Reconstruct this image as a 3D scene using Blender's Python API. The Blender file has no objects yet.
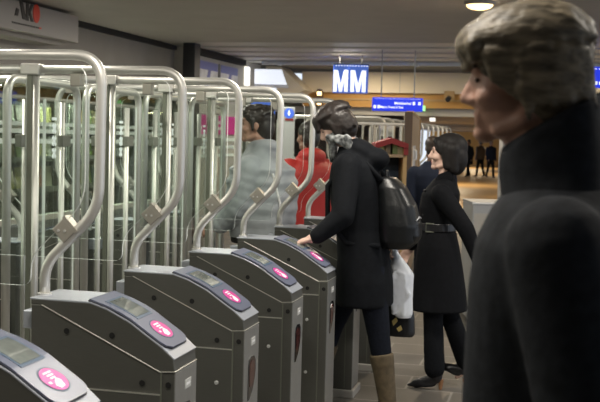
import bpy, bmesh, math, random
from mathutils import Vector, Matrix, Euler
random.seed(7)
PI = math.pi
scene = bpy.context.scene
COL = scene.collection

# ------------------------------------------------------------------ materials
def mat(name, col, rough=.6, metal=0.0, emit=None, estr=0.0, noise=0.0, nscale=20, bump=0.0, stretch=None, spec=None, sheen=0):
    m = bpy.data.materials.new(name); m.use_nodes = True
    nt = m.node_tree; b = nt.nodes['Principled BSDF']
    b.inputs['Base Color'].default_value = (*col, 1)
    b.inputs['Roughness'].default_value = rough
    b.inputs['Metallic'].default_value = metal
    if spec is not None: b.inputs['Specular IOR Level'].default_value = spec
    if sheen: b.inputs['Sheen Weight'].default_value = sheen
    if emit:
        b.inputs['Emission Color'].default_value = (*emit, 1)
        b.inputs['Emission Strength'].default_value = estr
    if noise or bump:
        tc = nt.nodes.new('ShaderNodeTexCoord'); mp = nt.nodes.new('ShaderNodeMapping')
        if stretch: mp.inputs['Scale'].default_value = stretch
        nz = nt.nodes.new('ShaderNodeTexNoise'); nz.inputs['Scale'].default_value = nscale; nz.inputs['Detail'].default_value = 4
        nt.links.new(tc.outputs['Object'], mp.inputs['Vector']); nt.links.new(mp.outputs['Vector'], nz.inputs['Vector'])
        if noise:
            r = nt.nodes.new('ShaderNodeValToRGB')
            r.color_ramp.elements[0].position = .3; r.color_ramp.elements[1].position = .7
            r.color_ramp.elements[0].color = (*[max(0, c*(1-noise)) for c in col], 1)
            r.color_ramp.elements[1].color = (*[min(1, c*(1+noise)) for c in col], 1)
            nt.links.new(nz.outputs['Fac'], r.inputs['Fac']); nt.links.new(r.outputs['Color'], b.inputs['Base Color'])
        if bump:
            bp = nt.nodes.new('ShaderNodeBump'); bp.inputs['Strength'].default_value = bump; bp.inputs['Distance'].default_value = .01
            nt.links.new(nz.outputs['Fac'], bp.inputs['Height']); nt.links.new(bp.outputs['Normal'], b.inputs['Normal'])
    return m

def glass_mat(name, tint, gloss=.12):
    m = bpy.data.materials.new(name); m.use_nodes = True
    nt = m.node_tree; nt.nodes.clear()
    out = nt.nodes.new('ShaderNodeOutputMaterial')
    tr = nt.nodes.new('ShaderNodeBsdfTransparent'); tr.inputs['Color'].default_value = (*tint, 1)
    gl = nt.nodes.new('ShaderNodeBsdfGlossy'); gl.inputs['Roughness'].default_value = .03
    fr = nt.nodes.new('ShaderNodeFresnel'); fr.inputs['IOR'].default_value = 1.45
    mx = nt.nodes.new('ShaderNodeMixShader')
    ml = nt.nodes.new('ShaderNodeMath'); ml.operation = 'MULTIPLY'; ml.inputs[1].default_value = gloss/.12*.8
    nt.links.new(fr.outputs[0], ml.inputs[0]); nt.links.new(ml.outputs[0], mx.inputs[0])
    nt.links.new(tr.outputs[0], mx.inputs[1]); nt.links.new(gl.outputs[0], mx.inputs[2])
    nt.links.new(mx.outputs[0], out.inputs['Surface'])
    return m

def tile_mat(name, c1, c2, mortar, size, rough=.45):
    m = bpy.data.materials.new(name); m.use_nodes = True
    nt = m.node_tree; b = nt.nodes['Principled BSDF']; b.inputs['Roughness'].default_value = rough
    tc = nt.nodes.new('ShaderNodeTexCoord'); br = nt.nodes.new('ShaderNodeTexBrick')
    br.offset = .5
    br.inputs['Color1'].default_value = (*c1, 1); br.inputs['Color2'].default_value = (*c2, 1); br.inputs['Mortar'].default_value = (*mortar, 1)
    br.inputs['Scale'].default_value = 1.0; br.inputs['Mortar Size'].default_value = .008
    br.inputs['Brick Width'].default_value = size; br.inputs['Row Height'].default_value = size*.62
    nz = nt.nodes.new('ShaderNodeTexNoise'); nz.inputs['Scale'].default_value = 3; nz.inputs['Detail'].default_value = 6
    mx = nt.nodes.new('ShaderNodeMix'); mx.data_type = 'RGBA'; mx.blend_type = 'MULTIPLY'; mx.inputs['Factor'].default_value = .5
    rp = nt.nodes.new('ShaderNodeValToRGB'); rp.color_ramp.elements[0].color = (.55,.55,.55,1); rp.color_ramp.elements[1].color = (1,1,1,1)
    nt.links.new(tc.outputs['Object'], br.inputs['Vector']); nt.links.new(tc.outputs['Object'], nz.inputs['Vector'])
    nt.links.new(nz.outputs['Fac'], rp.inputs['Fac'])
    nt.links.new(br.outputs['Color'], mx.inputs['A']); nt.links.new(rp.outputs['Color'], mx.inputs['B'])
    nt.links.new(mx.outputs['Result'], b.inputs['Base Color'])
    return m

M = {}
M['steel'] = mat('brushed_steel_shaded', (.155,.155,.14), .45, .75, noise=.035, nscale=60, stretch=(.3,.3,6))  # darkened: the dim reflections of the broad sides are put into this steel
M['steel_front_lit'] = mat('brushed_steel_front_lit', (.34,.34,.325), .45, .75, noise=.08, nscale=60, stretch=(6,6,.3))  # same steel paler, light on the end faces put into the colour
M['steel_top_lit'] = mat('brushed_steel_top_lit', (.46,.49,.55), .40, .5, noise=.06, nscale=60, stretch=(.3,6,6))  # same steel again, bluish light on the tops put into the colour
M['pipe'] = mat('pipe_steel', (.66,.65,.61), .47, .78)
M['chrome'] = mat('bright_steel', (.8,.8,.78), .3, .6)
M['channel'] = mat('glazing_channel_grey', (.20,.21,.17), .45, .5)
M['clampgrey'] = mat('clamp_grey', (.40,.38,.33), .45, .6)
M['hingegrey'] = mat('hinge_plate_grey', (.22,.22,.19), .5, .3)
M['edge'] = mat('steel_edge_glint', (.75,.74,.68), .35, .8)  # pale, so the glint along seams and door edges is in the colour
M['black'] = mat('black_hole', (.004,.004,.004), .6)
M['reader'] = mat('reader_panel_slate', (.125,.14,.20), .34)
M['reader_rim'] = mat('reader_rim_black', (.02,.02,.025), .4)
M['screen'] = mat('reader_screen_glass', (.16,.18,.17), .06, spec=1.0, noise=.5, nscale=9)
M['pink'] = mat('pink_disc', (.62,.035,.29), .4, emit=(.8,.07,.42), estr=.04)
M['white'] = mat('white_paint', (.85,.85,.85), .5)
M['disc_white'] = mat('pictogram_white', (.95,.92,.94), .5)
M['label'] = mat('label_grey', (.55,.55,.53), .5)
M['redlens'] = mat('dark_red_lens', (.06,.018,.015), .12, noise=.4, nscale=40)
M['darklens'] = mat('black_lens', (.012,.012,.014), .12)
M['glass'] = glass_mat('gate_glass', (.97,.988,.978), .035)
M['glassedge'] = mat('glass_edge', (.85,.90,.87), .3)
M['decal'] = mat('decal_white', (.85,.92,.92), .5)
M['shopglass'] = glass_mat('shop_glass', (.92,.95,.92), .04)
M['ceil'] = mat('ceiling_panel', (.42,.40,.37), .7, noise=.05, nscale=2)
M['rib'] = mat('ceiling_slats', (.62,.60,.55), .5)
M['bulk'] = mat('bulkhead_grey', (.25,.235,.215), .7, noise=.05, nscale=3)
M['fascia'] = mat('shop_sign_panel', (.30,.285,.27), .5)
M['dark'] = mat('dark_metal', (.012,.012,.014), .5)
M['slot'] = mat('shadow_gap_black', (.01,.01,.01), .8)
M['cream'] = mat('cream_fascia', (.72,.62,.46), .6, noise=.04, nscale=2)
M['ochre'] = mat('ochre_fascia', (.50,.27,.07), .55, noise=.1, nscale=2)
M['greyband'] = mat('grey_band', (.42,.40,.36), .6)
M['greypaint'] = mat('grey_paint', (.36,.37,.38), .5)
M['floor'] = tile_mat('station_floor_tiles', (.175,.158,.135), (.125,.118,.108), (.30,.285,.26), .62)
M['floorwarm'] = mat('warm_concourse_floor', (.36,.23,.10), .45, noise=.12, nscale=1)
M['plinth'] = mat('plinth_concrete', (.36,.34,.31), .6, noise=.1, nscale=8)
M['brown'] = mat('brown_panel', (.055,.036,.026), .5, noise=.1, nscale=5)
M['wood'] = mat('tan_wood', (.33,.23,.14), .5, noise=.15, nscale=6, stretch=(1,1,.1))
M['tan'] = mat('tan_edge', (.46,.30,.13), .5)
M['red'] = mat('red_paint', (.24,.012,.012), .5)
M['bluepaint'] = mat('blue_grey_paint', (.06,.10,.16), .5)
M['signblue'] = mat('sign_blue', (.03,.08,.55), .4, emit=(.10,.20,.56), estr=.55)
M['signblue2'] = mat('direction_sign_blue', (.02,.05,.6), .4, emit=(.015,.04,.85), estr=.8)
M['signwhite'] = mat('sign_white_lit', (.9,.9,.9), .4, emit=(.9,.95,1), estr=1.1)
M['litwhite'] = mat('backlit_white_board', (.8,.82,.85), .5, emit=(.72,.78,.88), estr=.85)
M['litwarm'] = mat('warm_lamp_glow', (1,.8,.45), .5, emit=(1,.66,.30), estr=3.2)
M['litcool'] = mat('cool_lamp_glow', (1,1,.95), .5, emit=(1,.97,.85), estr=1.4)
M['litgreen'] = mat('green_exit_glow', (.3,.9,.3), .5, emit=(.35,.85,.3), estr=1.2)
M['posterblue'] = mat('poster_blue', (.14,.16,.42), .5)
M['posterwhite'] = mat('poster_white', (.62,.63,.66), .5, noise=.25, nscale=6)
M['magenta'] = mat('magenta_banner', (.50,.02,.21), .5, emit=(.55,.02,.22), estr=.15)
M['akoblack'] = mat('letter_black', (.02,.017,.015), .5)
M['akored'] = mat('letter_red', (.62,.045,.02), .45)
M['shelfdark'] = mat('shop_shelf_dark', (.06,.06,.05), .6)
M['shopback'] = mat('shop_back_wall', (.30,.32,.22), .7, noise=.5, nscale=3)
M['shopbase'] = mat('shop_base_panel', (.10,.105,.10), .6)
M['stripe'] = mat('frosted_white_stripe', (.72,.77,.75), .6)
# people
M['skin'] = mat('skin', (.36,.20,.145), .5, noise=.05, nscale=20)
M['skinpale'] = mat('skin_pale', (.60,.40,.32), .5, noise=.05, nscale=20)
M['skinfar'] = mat('skin_dark', (.24,.13,.09), .5)
M['coatblack'] = mat('black_wool', (.010,.0115,.014), .85, noise=.3, nscale=40, bump=.15, spec=.12)
M['coatwoman'] = mat('black_coat_cloth', (.005,.0055,.007), .8, noise=.2, nscale=40, spec=.12)
M['coatbent'] = mat('dark_coat_cloth', (.006,.007,.009), .8, noise=.2, nscale=40, spec=.12)
M['jeans'] = mat('dark_jeans', (.008,.010,.016), .8, noise=.25, nscale=60, spec=.12)
M['trousers'] = mat('charcoal_trousers', (.007,.008,.010), .8, noise=.2, nscale=60, spec=.12)
M['suede'] = mat('olive_suede', (.095,.070,.038), .8, noise=.3, nscale=25, bump=.3)
M['leather'] = mat('black_leather', (.012,.012,.014), .3)
M['heel'] = mat('tan_heel', (.30,.15,.07), .5)
M['hairblond'] = mat('ash_hair', (.120,.098,.066), .5, noise=.75, nscale=12, bump=.5, stretch=(1.2,6,5), spec=.3)
M['hairdark'] = mat('dark_brown_hair', (.018,.013,.011), .45, noise=.4, nscale=30, bump=.4)
M['hairwoman'] = mat('near_black_hair', (.010,.0085,.008), .6, spec=.25, noise=.3, nscale=30, bump=.2)
M['scarf'] = mat('grey_white_scarf', (.22,.23,.23), .9, noise=.95, nscale=38, bump=.4)
M['nylon'] = mat('black_nylon', (.008,.009,.010), .36, noise=.2, nscale=9, bump=.6, spec=.35)
M['plastic'] = mat('white_plastic', (.86,.90,.98), .4, noise=.06, nscale=7, bump=.6)
M['greyjacket'] = mat('grey_puffer', (.38,.40,.43), .6, noise=.12, nscale=8, bump=.3)
M['bluejeans'] = mat('blue_jeans', (.10,.14,.22), .8)
M['redjacket'] = mat('red_jacket', (.42,.02,.016), .6, noise=.08, nscale=10)
M['eye'] = mat('eye_dark', (.03,.02,.015), .2)
M['lip'] = mat('lips', (.42,.13,.12), .5)
M['navy'] = mat('navy_jacket', (.010,.016,.035), .8, spec=.12)
M['gold'] = mat('gold_print', (.55,.42,.15), .5)
MAGS = [mat('cover_%s' % n, c, .5) for n, c in [('green', (.25,.36,.09)), ('olive', (.36,.34,.12)), ('rust', (.34,.12,.05)), ('tan', (.42,.36,.2)),
        ('teal', (.10,.22,.18)), ('cream', (.55,.54,.42)), ('moss', (.18,.24,.08)), ('brown', (.20,.15,.08))]]

# ------------------------------------------------------------------ mesh builder
class B:
    def __init__(s): s.v = []; s.f = []; s.mi = []
    def add(s, vs, fs, mi=0):
        o = len(s.v); s.v += [tuple(v) for v in vs]
        s.f += [tuple(i+o for i in f) for f in fs]; s.mi += [mi]*len(fs); return s
    def box(s, a, b, mi=0, rot=None, piv=None):
        x0,y0,z0 = a; x1,y1,z1 = b
        vs = [Vector(p) for p in ((x0,y0,z0),(x1,y0,z0),(x1,y1,z0),(x0,y1,z0),(x0,y0,z1),(x1,y0,z1),(x1,y1,z1),(x0,y1,z1))]
        if rot:
            c = Vector(piv) if piv else (Vector(a)+Vector(b))/2
            vs = [c + rot @ (v-c) for v in vs]
        return s.add(vs, [(0,3,2,1),(4,5,6,7),(0,1,5,4),(1,2,6,5),(2,3,7,6),(3,0,4,7)], mi)
    def tube(s, pts, r, n=12, mi=0):
        pts = [Vector(p) for p in pts]; rings = []
        N = len(pts); rr = r if isinstance(r, (list, tuple)) else [r]*N
        prev = None
        for i, p in enumerate(pts):
            t = (pts[min(i+1,N-1)]-pts[max(i-1,0)]).normalized()
            if prev is None:
                a = Vector((0,1,0)) if abs(t.y) < .9 else Vector((1,0,0))
                u = t.cross(a).normalized()
            else:
                u = (prev - t*prev.dot(t)).normalized()
            prev = u; w = t.cross(u)
            rings.append([p + (u*math.cos(2*PI*k/n)+w*math.sin(2*PI*k/n))*rr[i] for k in range(n)])
        vs = [v for g in rings for v in g]; fs = []
        for i in range(N-1):
            for k in range(n):
                fs.append((i*n+k, i*n+(k+1)%n, (i+1)*n+(k+1)%n, (i+1)*n+k))
        fs.append(tuple(range(n-1,-1,-1))); fs.append(tuple((N-1)*n+k for k in range(n)))
        return s.add(vs, fs, mi)
    def prism(s, poly, axis, a, b, mi=0, side_mi=None):
        """poly of 2D points; extruded along axis from a to b."""
        def P(q, t):
            return {'x': (t,q[0],q[1]), 'y': (q[0],t,q[1]), 'z': (q[0],q[1],t)}[axis]
        n = len(poly)
        s.add([P(q,a) for q in poly]+[P(q,b) for q in poly], [tuple(range(n-1,-1,-1)), tuple(range(n,2*n))], mi)
        o = len(s.v)-2*n
        for i in range(n):
            j = (i+1)%n
            s.f.append((o+i,o+j,o+n+j,o+n+i)); s.mi.append(mi if side_mi is None else side_mi)
        return s
    def ell(s, c, r, rot=None, nu=20, nv=12, mi=0):
        c = Vector(c); vs = [Vector((0,0,-r[2]))]
        for j in range(1, nv):
            a = -PI/2+PI*j/nv
            for k in range(nu):
                t = 2*PI*k/nu; vs.append(Vector((r[0]*math.cos(a)*math.cos(t), r[1]*math.cos(a)*math.sin(t), r[2]*math.sin(a))))
        vs.append(Vector((0,0,r[2])))
        if rot: vs = [rot @ v for v in vs]
        vs = [c+v for v in vs]; fs = []
        for k in range(nu): fs.append((0, 1+(k+1)%nu, 1+k))
        for j in range(nv-2):
            for k in range(nu):
                fs.append((1+j*nu+k, 1+j*nu+(k+1)%nu, 1+(j+1)*nu+(k+1)%nu, 1+(j+1)*nu+k))
        t = 1+(nv-2)*nu; e = len(vs)-1
        for k in range(nu): fs.append((t+k, t+(k+1)%nu, e))
        return s.add(vs, fs, mi)
    def cap(s, p, q, ra, rb, n=14, mi=0):
        """tapered capsule"""
        p, q = Vector(p), Vector(q); t = (q-p)
        if t.length < 1e-6: return s.ell(p, (ra,ra,ra))
        t.normalize(); pts = []; rr = []
        for a in (-80,-55,-28): pts.append(p+t*ra*math.sin(math.radians(a))); rr.append(ra*math.cos(math.radians(a)))
        pts.append(p); rr.append(ra); pts.append(q); rr.append(rb)
        for a in (28,55,80): pts.append(q+t*rb*math.sin(math.radians(a))); rr.append(rb*math.cos(math.radians(a)))
        return s.tube(pts, rr, n, mi)
    def loft(s, rings, n=28, mi=0, e=2.3):
        """rings: (cx,cy,cz, rx, ry [,tilt about y]) closed at both ends"""
        vs = []; fs = []
        for g in rings:
            cx,cy,cz,rx,ry = g[:5]; tl = g[5] if len(g) > 5 else 0
            for k in range(n):
                t = 2*PI*k/n; c, d = math.cos(t), math.sin(t)
                x = rx*math.copysign(abs(c)**(2/e), c); y = ry*math.copysign(abs(d)**(2/e), d)
                vs.append((cx+x*math.cos(tl), cy+y, cz+x*math.sin(tl)))
        N = len(rings)
        for i in range(N-1):
            for k in range(n): fs.append((i*n+k, i*n+(k+1)%n, (i+1)*n+(k+1)%n, (i+1)*n+k))
        fs.append(tuple(range(n-1,-1,-1))); fs.append(tuple((N-1)*n+k for k in range(n)))
        return s.add(vs, fs, mi)
    def mesh(s, name):
        me = bpy.data.meshes.new(name); me.from_pydata(s.v, [], s.f)
        for p, i in zip(me.polygons, s.mi): p.material_index = i
        bm = bmesh.new(); bm.from_mesh(me); bmesh.ops.recalc_face_normals(bm, faces=bm.faces); bm.to_mesh(me); bm.free()
        return me
    def build(s, name, m, parent=None, bevel=0, smooth=False, loc=None, seg=2):
        me = s.mesh(name)
        for x in (m if isinstance(m, (list, tuple)) else [m]): me.materials.append(x)
        o = bpy.data.objects.new(name, me); COL.objects.link(o)
        if parent: o.parent = parent
        if loc: o.location = loc
        if smooth:
            for p in me.polygons: p.use_smooth = True
        if bevel:
            md = o.modifiers.new('bevel', 'BEVEL'); md.width = bevel; md.segments = seg; md.limit_method = 'ANGLE'; md.angle_limit = .6
        return o
    def fuse(s, name, m, parent=None, voxel=.012, it=4, fac=.5, loc=None):
        """melt overlapping closed shapes into one continuous skin"""
        me = s.mesh('tmp'); o = bpy.data.objects.new('tmp', me); COL.objects.link(o)
        r = o.modifiers.new('r', 'REMESH'); r.mode = 'VOXEL'; r.voxel_size = voxel
        k = o.modifiers.new('s', 'SMOOTH'); k.iterations = it; k.factor = fac
        dg = bpy.context.evaluated_depsgraph_get(); dg.update()
        ne = bpy.data.meshes.new_from_object(o.evaluated_get(dg)); ne.name = name
        bpy.data.objects.remove(o); bpy.data.meshes.remove(me)
        ne.materials.clear(); ne.materials.append(m)
        for p in ne.polygons: p.use_smooth = True
        b = bpy.data.objects.new(name, ne); COL.objects.link(b)
        if parent: b.parent = parent
        if loc: b.location = loc
        return b

def tag(o, label, cat, group=None, kind=None):
    if label: o['label'] = label
    if cat: o['category'] = cat
    if group: o['group'] = group
    if kind: o['kind'] = kind
    return o
def thing(name, label, cat, loc=(0,0,0), rz=0, group=None):
    o = bpy.data.objects.new(name, None); COL.objects.link(o); o.empty_display_size = .1
    o.location = loc; o.rotation_euler = (0,0,rz)
    return tag(o, label, cat, group)
def struct(o): o['kind'] = 'structure'; return o
def dup(root, loc, label, rz=None, group=None):
    r = root.copy(); COL.objects.link(r); r.location = loc
    if rz is not None: r.rotation_euler = (0,0,rz)
    r['label'] = label
    if group: r['group'] = group
    for ch in list(root.children):
        c = ch.copy(); COL.objects.link(c); c.parent = r
        for g in list(ch.children):
            d = g.copy(); COL.objects.link(d); d.parent = c
    return r
def arc(c, r, a0, a1, n=8):
    return [(c[0]+r*math.cos(math.radians(a0+(a1-a0)*i/n)), c[1]+r*math.sin(math.radians(a0+(a1-a0)*i/n))) for i in range(n+1)]
def fillet(pts, rad, n=6):
    """round the inner corners of a 2D polyline"""
    out = [pts[0]]
    for i in range(1, len(pts)-1):
        p, a, b = Vector(pts[i]), Vector(pts[i-1]), Vector(pts[i+1])
        r = rad[i] if isinstance(rad, (list,tuple)) else rad
        u, w = (a-p), (b-p); d = min(r, u.length*.49, w.length*.49); u.normalize(); w.normalize()
        A, C = p+u*d, p+w*d
        for k in range(n+1):
            t = k/n; q = A*(1-t)**2+p*2*t*(1-t)+C*t*t; out.append((q.x, q.y))
    out.append(pts[-1]); return out
def text_mesh(name, txt, size, m, parent, loc, rot, width=None, bold=0.0, depth=.002):
    cu = bpy.data.curves.new('t', 'FONT'); cu.body = txt; cu.size = size; cu.extrude = depth; cu.offset = bold
    o = bpy.data.objects.new('t', cu); COL.objects.link(o)
    dg = bpy.context.evaluated_depsgraph_get(); dg.update()
    me = bpy.data.meshes.new_from_object(o.evaluated_get(dg)); bpy.data.objects.remove(o)
    xs = [v.co.x for v in me.vertices]; w = max(xs)-min(xs); x0 = min(xs)
    for v in me.vertices:
        v.co.x = (v.co.x-x0)*((width/w) if width else 1)
    me.materials.clear(); me.materials.append(m); me.name = name
    t = bpy.data.objects.new(name, me); COL.objects.link(t); t.parent = parent; t.location = loc; t.rotation_euler = rot
    return t

# ------------------------------------------------------------------ camera
cam = bpy.data.cameras.new('camera'); co = bpy.data.objects.new('camera', cam); COL.objects.link(co)
F, YAW, PIT, ROL, EYE = 1058.7, .2382, .0604, .0254, 1.65
cam.sensor_width = 36; cam.lens = F*36/600; cam.clip_start = .05
fh = Vector((-math.sin(YAW), math.cos(YAW), 0)); rt = Vector((math.cos(YAW), math.sin(YAW), 0)); zz = Vector((0,0,1))
fw = fh*math.cos(PIT)-zz*math.sin(PIT); up = zz*math.cos(PIT)+fh*math.sin(PIT)
# a slight roll of the hand-held camera
cr, sr = math.cos(ROL), math.sin(ROL)
rx = rt*cr + up*sr; uy = up*cr - rt*sr
co.matrix_world = Matrix(((rx.x,uy.x,-fw.x,0),(rx.y,uy.y,-fw.y,0),(rx.z,uy.z,-fw.z,EYE),(0,0,0,1)))
scene.camera = co
cam.dof.use_dof = True; cam.dof.focus_distance = 5.0; cam.dof.aperture_fstop = 6.7

# ------------------------------------------------------------------ station shell
o = B().box((-9,-5,-.2),(7,24,0)).build('floor', M['floor']); struct(o)
o = B().box((-9,24,-.2),(22,78,0)).build('floor_concourse', M['floorwarm']); struct(o)
o = B().box((-9,-5,3.0),(7,14.8,3.3)).build('ceiling', M['ceil']); struct(o)
b = B().box((-9,14.8,3.16),(7,19.2,3.3))
for i in range(9):
    y = 14.86+i*.47; b.box((-5.75,y,3.0+.02*(i%2)),(7,y+.36,3.10))
struct(b.build('ceiling_slats', M['rib'], bevel=.015))
b = B().box((-5.3,18.6,2.945),(7,18.66,3.0))
for i in range(9): b.box((-5+i*1.25,18.58,2.93),(-4.94+i*1.25,18.68,2.965))
struct(b.build('trim_1', M['stripe']))
struct(B().box((-9,19.2,3.0),(7,22,3.2)).build('ceiling_recess', M['bulk']))
struct(B().box((-9,22,2.32),(22,78,2.6)).build('ceiling_concourse', M['bulk']))
struct(B().box((-9,-5.3,-.2),(7,-5,3.3)).build('wall_back_added', M['bulk']))  # unseen wall, added to darken what the steel sides mirror
# shop bulkhead above the shop front
struct(B().box((-6.1,-5,2.16),(-5.8,16.2,2.93)).build('wall_left', M['bulk']))
struct(B().box((-6.1,-5,2.93),(-5.74,15.4,2.999)).build('trim_2', M['slot']))
struct(B().box((-8.9,-5,0),(-8.6,24,3.0)).build('wall_shop_back', M['shopback']))
struct(B().box((-5.46,14.9,0),(-5.27,15.15,2.999)).build('column', M['dark'], bevel=.01))
struct(B().box((-5.8,15.45,0),(-5.6,19.6,2.999)).build('wall_left_far', M['greyband']))
struct(B().box((-5.6,15.6,2.9),(-5.5,18.3,2.999)).build('trim_3', M['slot']))
# shop window: sill, glass with white stripes, mullions
struct(B().box((-5.85,-5,0),(-5.7,14.95,.62)).build('wall_shop_base', M['shopbase']))
b = B()
for i in range(9): b.box((-5.80,-4.9+i*2.45,.62),(-5.74,-4.84+i*2.45,2.16))
b.box((-5.81,-5,.62),(-5.72,14.95,.68)); b.box((-5.80,-5,1.99),(-5.74,14.95,2.03))
w1 = struct(b.build('window_1', M['greyband']))
B().box((-5.775,-5,.66),(-5.765,14.95,2.16)).build('pane', M['shopglass'], w1)
b = B().box((-5.764,-5,1.615),(-5.76,14.95,1.665)).box((-5.764,-5,1.70),(-5.76,14.95,1.745)).box((-5.764,-5,1.50),(-5.76,14.95,1.555))
b.build('frosted_stripes', M['stripe'], w1)
# wall with display windows beyond the column
struct(B().box((-5.6,15.62,1.42),(-5.585,19.5,1.47)).box((-5.6,15.62,1.54),(-5.585,19.5,1.60)).box((-5.6,15.62,1.28),(-5.585,19.5,1.33)).build('trim_4', M['stripe']))

# fascias at the far end of the gate hall
struct(B().box((-5.0,20.5,2.55),(7,20.7,2.95)).build('fascia_cream', M['cream']))
b = B()
for x in (-3.05, -.5, 2): b.box((x,20.495,2.55),(x+.012,20.51,2.95))
struct(b.build('trim_5', M['greyband']))
struct(B().box((-5.0,20.6,2.27),(7,20.85,2.55)).build('fascia_ochre', M['ochre']))
struct(B().box((-5.0,20.58,2.40),(7,20.6,2.44)).build('trim_6', M['tan']))
struct(B().box((-5.0,20.75,2.12),(7,20.95,2.27)).build('fascia_grey', M['greyband']))
struct(B().prism([(-5.55,2.99),(-5.25,2.99),(-4.75,2.55),(-4.95,2.45),(-5.25,2.45)],'y',19.75,20.5).build('fascia_chamfer', M['cream']))
struct(B().box((-9,76,-.1),(22,76.3,3.3)).build('wall_far', M['ochre']))
struct(B().box((-9,23,0),(-3.3,23.2,2.2)).build('wall_far_left', M['brown']))
struct(B().box((21.7,24,0),(22,76,3.3)).build('wall_far_right', M['greyband']))

# ------------------------------------------------------------------ shop interior: racks of magazines
def rack_proto():
    t = thing('magazine_rack', '', 'magazine rack', group='racks behind the shop window')
    B().box((-.2,-.75,.1),(-.15,.75,2.0)).build('back_panel', M['shelfdark'], t)
    for k in range(4):
        z = .5+k*.38
        B().box((-.15,-.75,z),(.12,.75,z+.025)).box((.11,-.75,z),(.125,.75,z+.07)).build('shelf', M['shelfdark'], t)
    for s in (-1,1): B().box((-.2,s*.76-.015,.0),(.12,s*.76+.015,2.0)).build('side_panel', M['shelfdark'], t)
    return t
rp = rack_proto()
RY = [6.9, 8.6, 10.3, 12.0, 13.7]
RN = ['magazine rack behind shop window at the left edge of the picture', 'second magazine rack from the left edge behind shop window', 'middle magazine rack behind shop window',
      'magazine rack behind shop window, second from the dark column', 'magazine rack behind shop window next to the dark column']
covers = []
for mm in MAGS:
    me = B().box((-.006,-.10,0),(.006,.10,.28)).mesh('magazine'); me.materials.append(mm); covers.append(me)
for i, y in enumerate(RY):
    if i == 0: r = rp; r.location = (-6.35,y,0); r['label'] = RN[0]
    else: r = dup(rp, (-6.35,y,0), RN[i])
    for k in range(1,4):
        for j in range(6):
            mo = bpy.data.objects.new('magazine', random.choice(covers)); COL.objects.link(mo)
            mo.location = (-6.44, y-.62+j*.248, .5+k*.38+.03); mo.rotation_euler = (0,-.12,0)
            tag(mo, 'magazine on the racks seen dimly behind the shop window', 'magazine', 'magazines behind the shop window')

# ------------------------------------------------------------------ shop sign
t = thing('shop_sign', 'long grey shop sign with black and red letters above the shop front', 'sign', (-5.4,8.0,2.66))
B().box((-.4,-6,0),(0,3.27,.30)).build('panel', M['fascia'], t, bevel=.006)
B().box((-.41,-6,-.05),(-.12,3.1,0)).build('underside', M['bulk'], t)
def yz(poly, name, m, x0=0, x1=.008): return B().prism(poly, 'x', x0, x1).build(name, m, t)
# letters run along +y (to the right as seen)
def letterpoly(pts, y0, z0, w, h): return [(y0+p[0]*w, z0+p[1]*h) for p in pts]
yz(letterpoly([(0,.12),(.30,.12),(.42,.52),(.16,.58)], 1.80,.125,.20,.17), 'letter', M['akoblack'])
yz(letterpoly([(.36,1.08),(.66,1.08),(1.12,0),(.72,0)], 1.82,.125,.20,.17), 'letter', M['akoblack'])
B().prism(letterpoly([(0,0),(.36,0),(.36,1.08),(0,1.08)],2.035,.12,.145,.17),'x',0,.008).prism(letterpoly([(.36,.55),(.72,1.08),(1.05,1.08),(.66,.56),(1.1,0),(.74,0)],2.035,.12,.145,.17),'x',0,.008).build('letter', M['akoblack'], t)
yz([(2.255+.072*math.cos(a*PI/16), .215+.098*math.sin(a*PI/16)) for a in range(32)], 'letter', M['akored'])
b = B(); y = 1.75
while y < 2.30:
    w = random.uniform(.02,.05); b.box((0,y,.062),(.004,y+w,.080)); y += w+.014
b.build('small_lettering', M['akoblack'], t)
B().box((0,2.31,.062),(.004,2.37,.080)).build('small_lettering_red', M['akored'], t)

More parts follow.
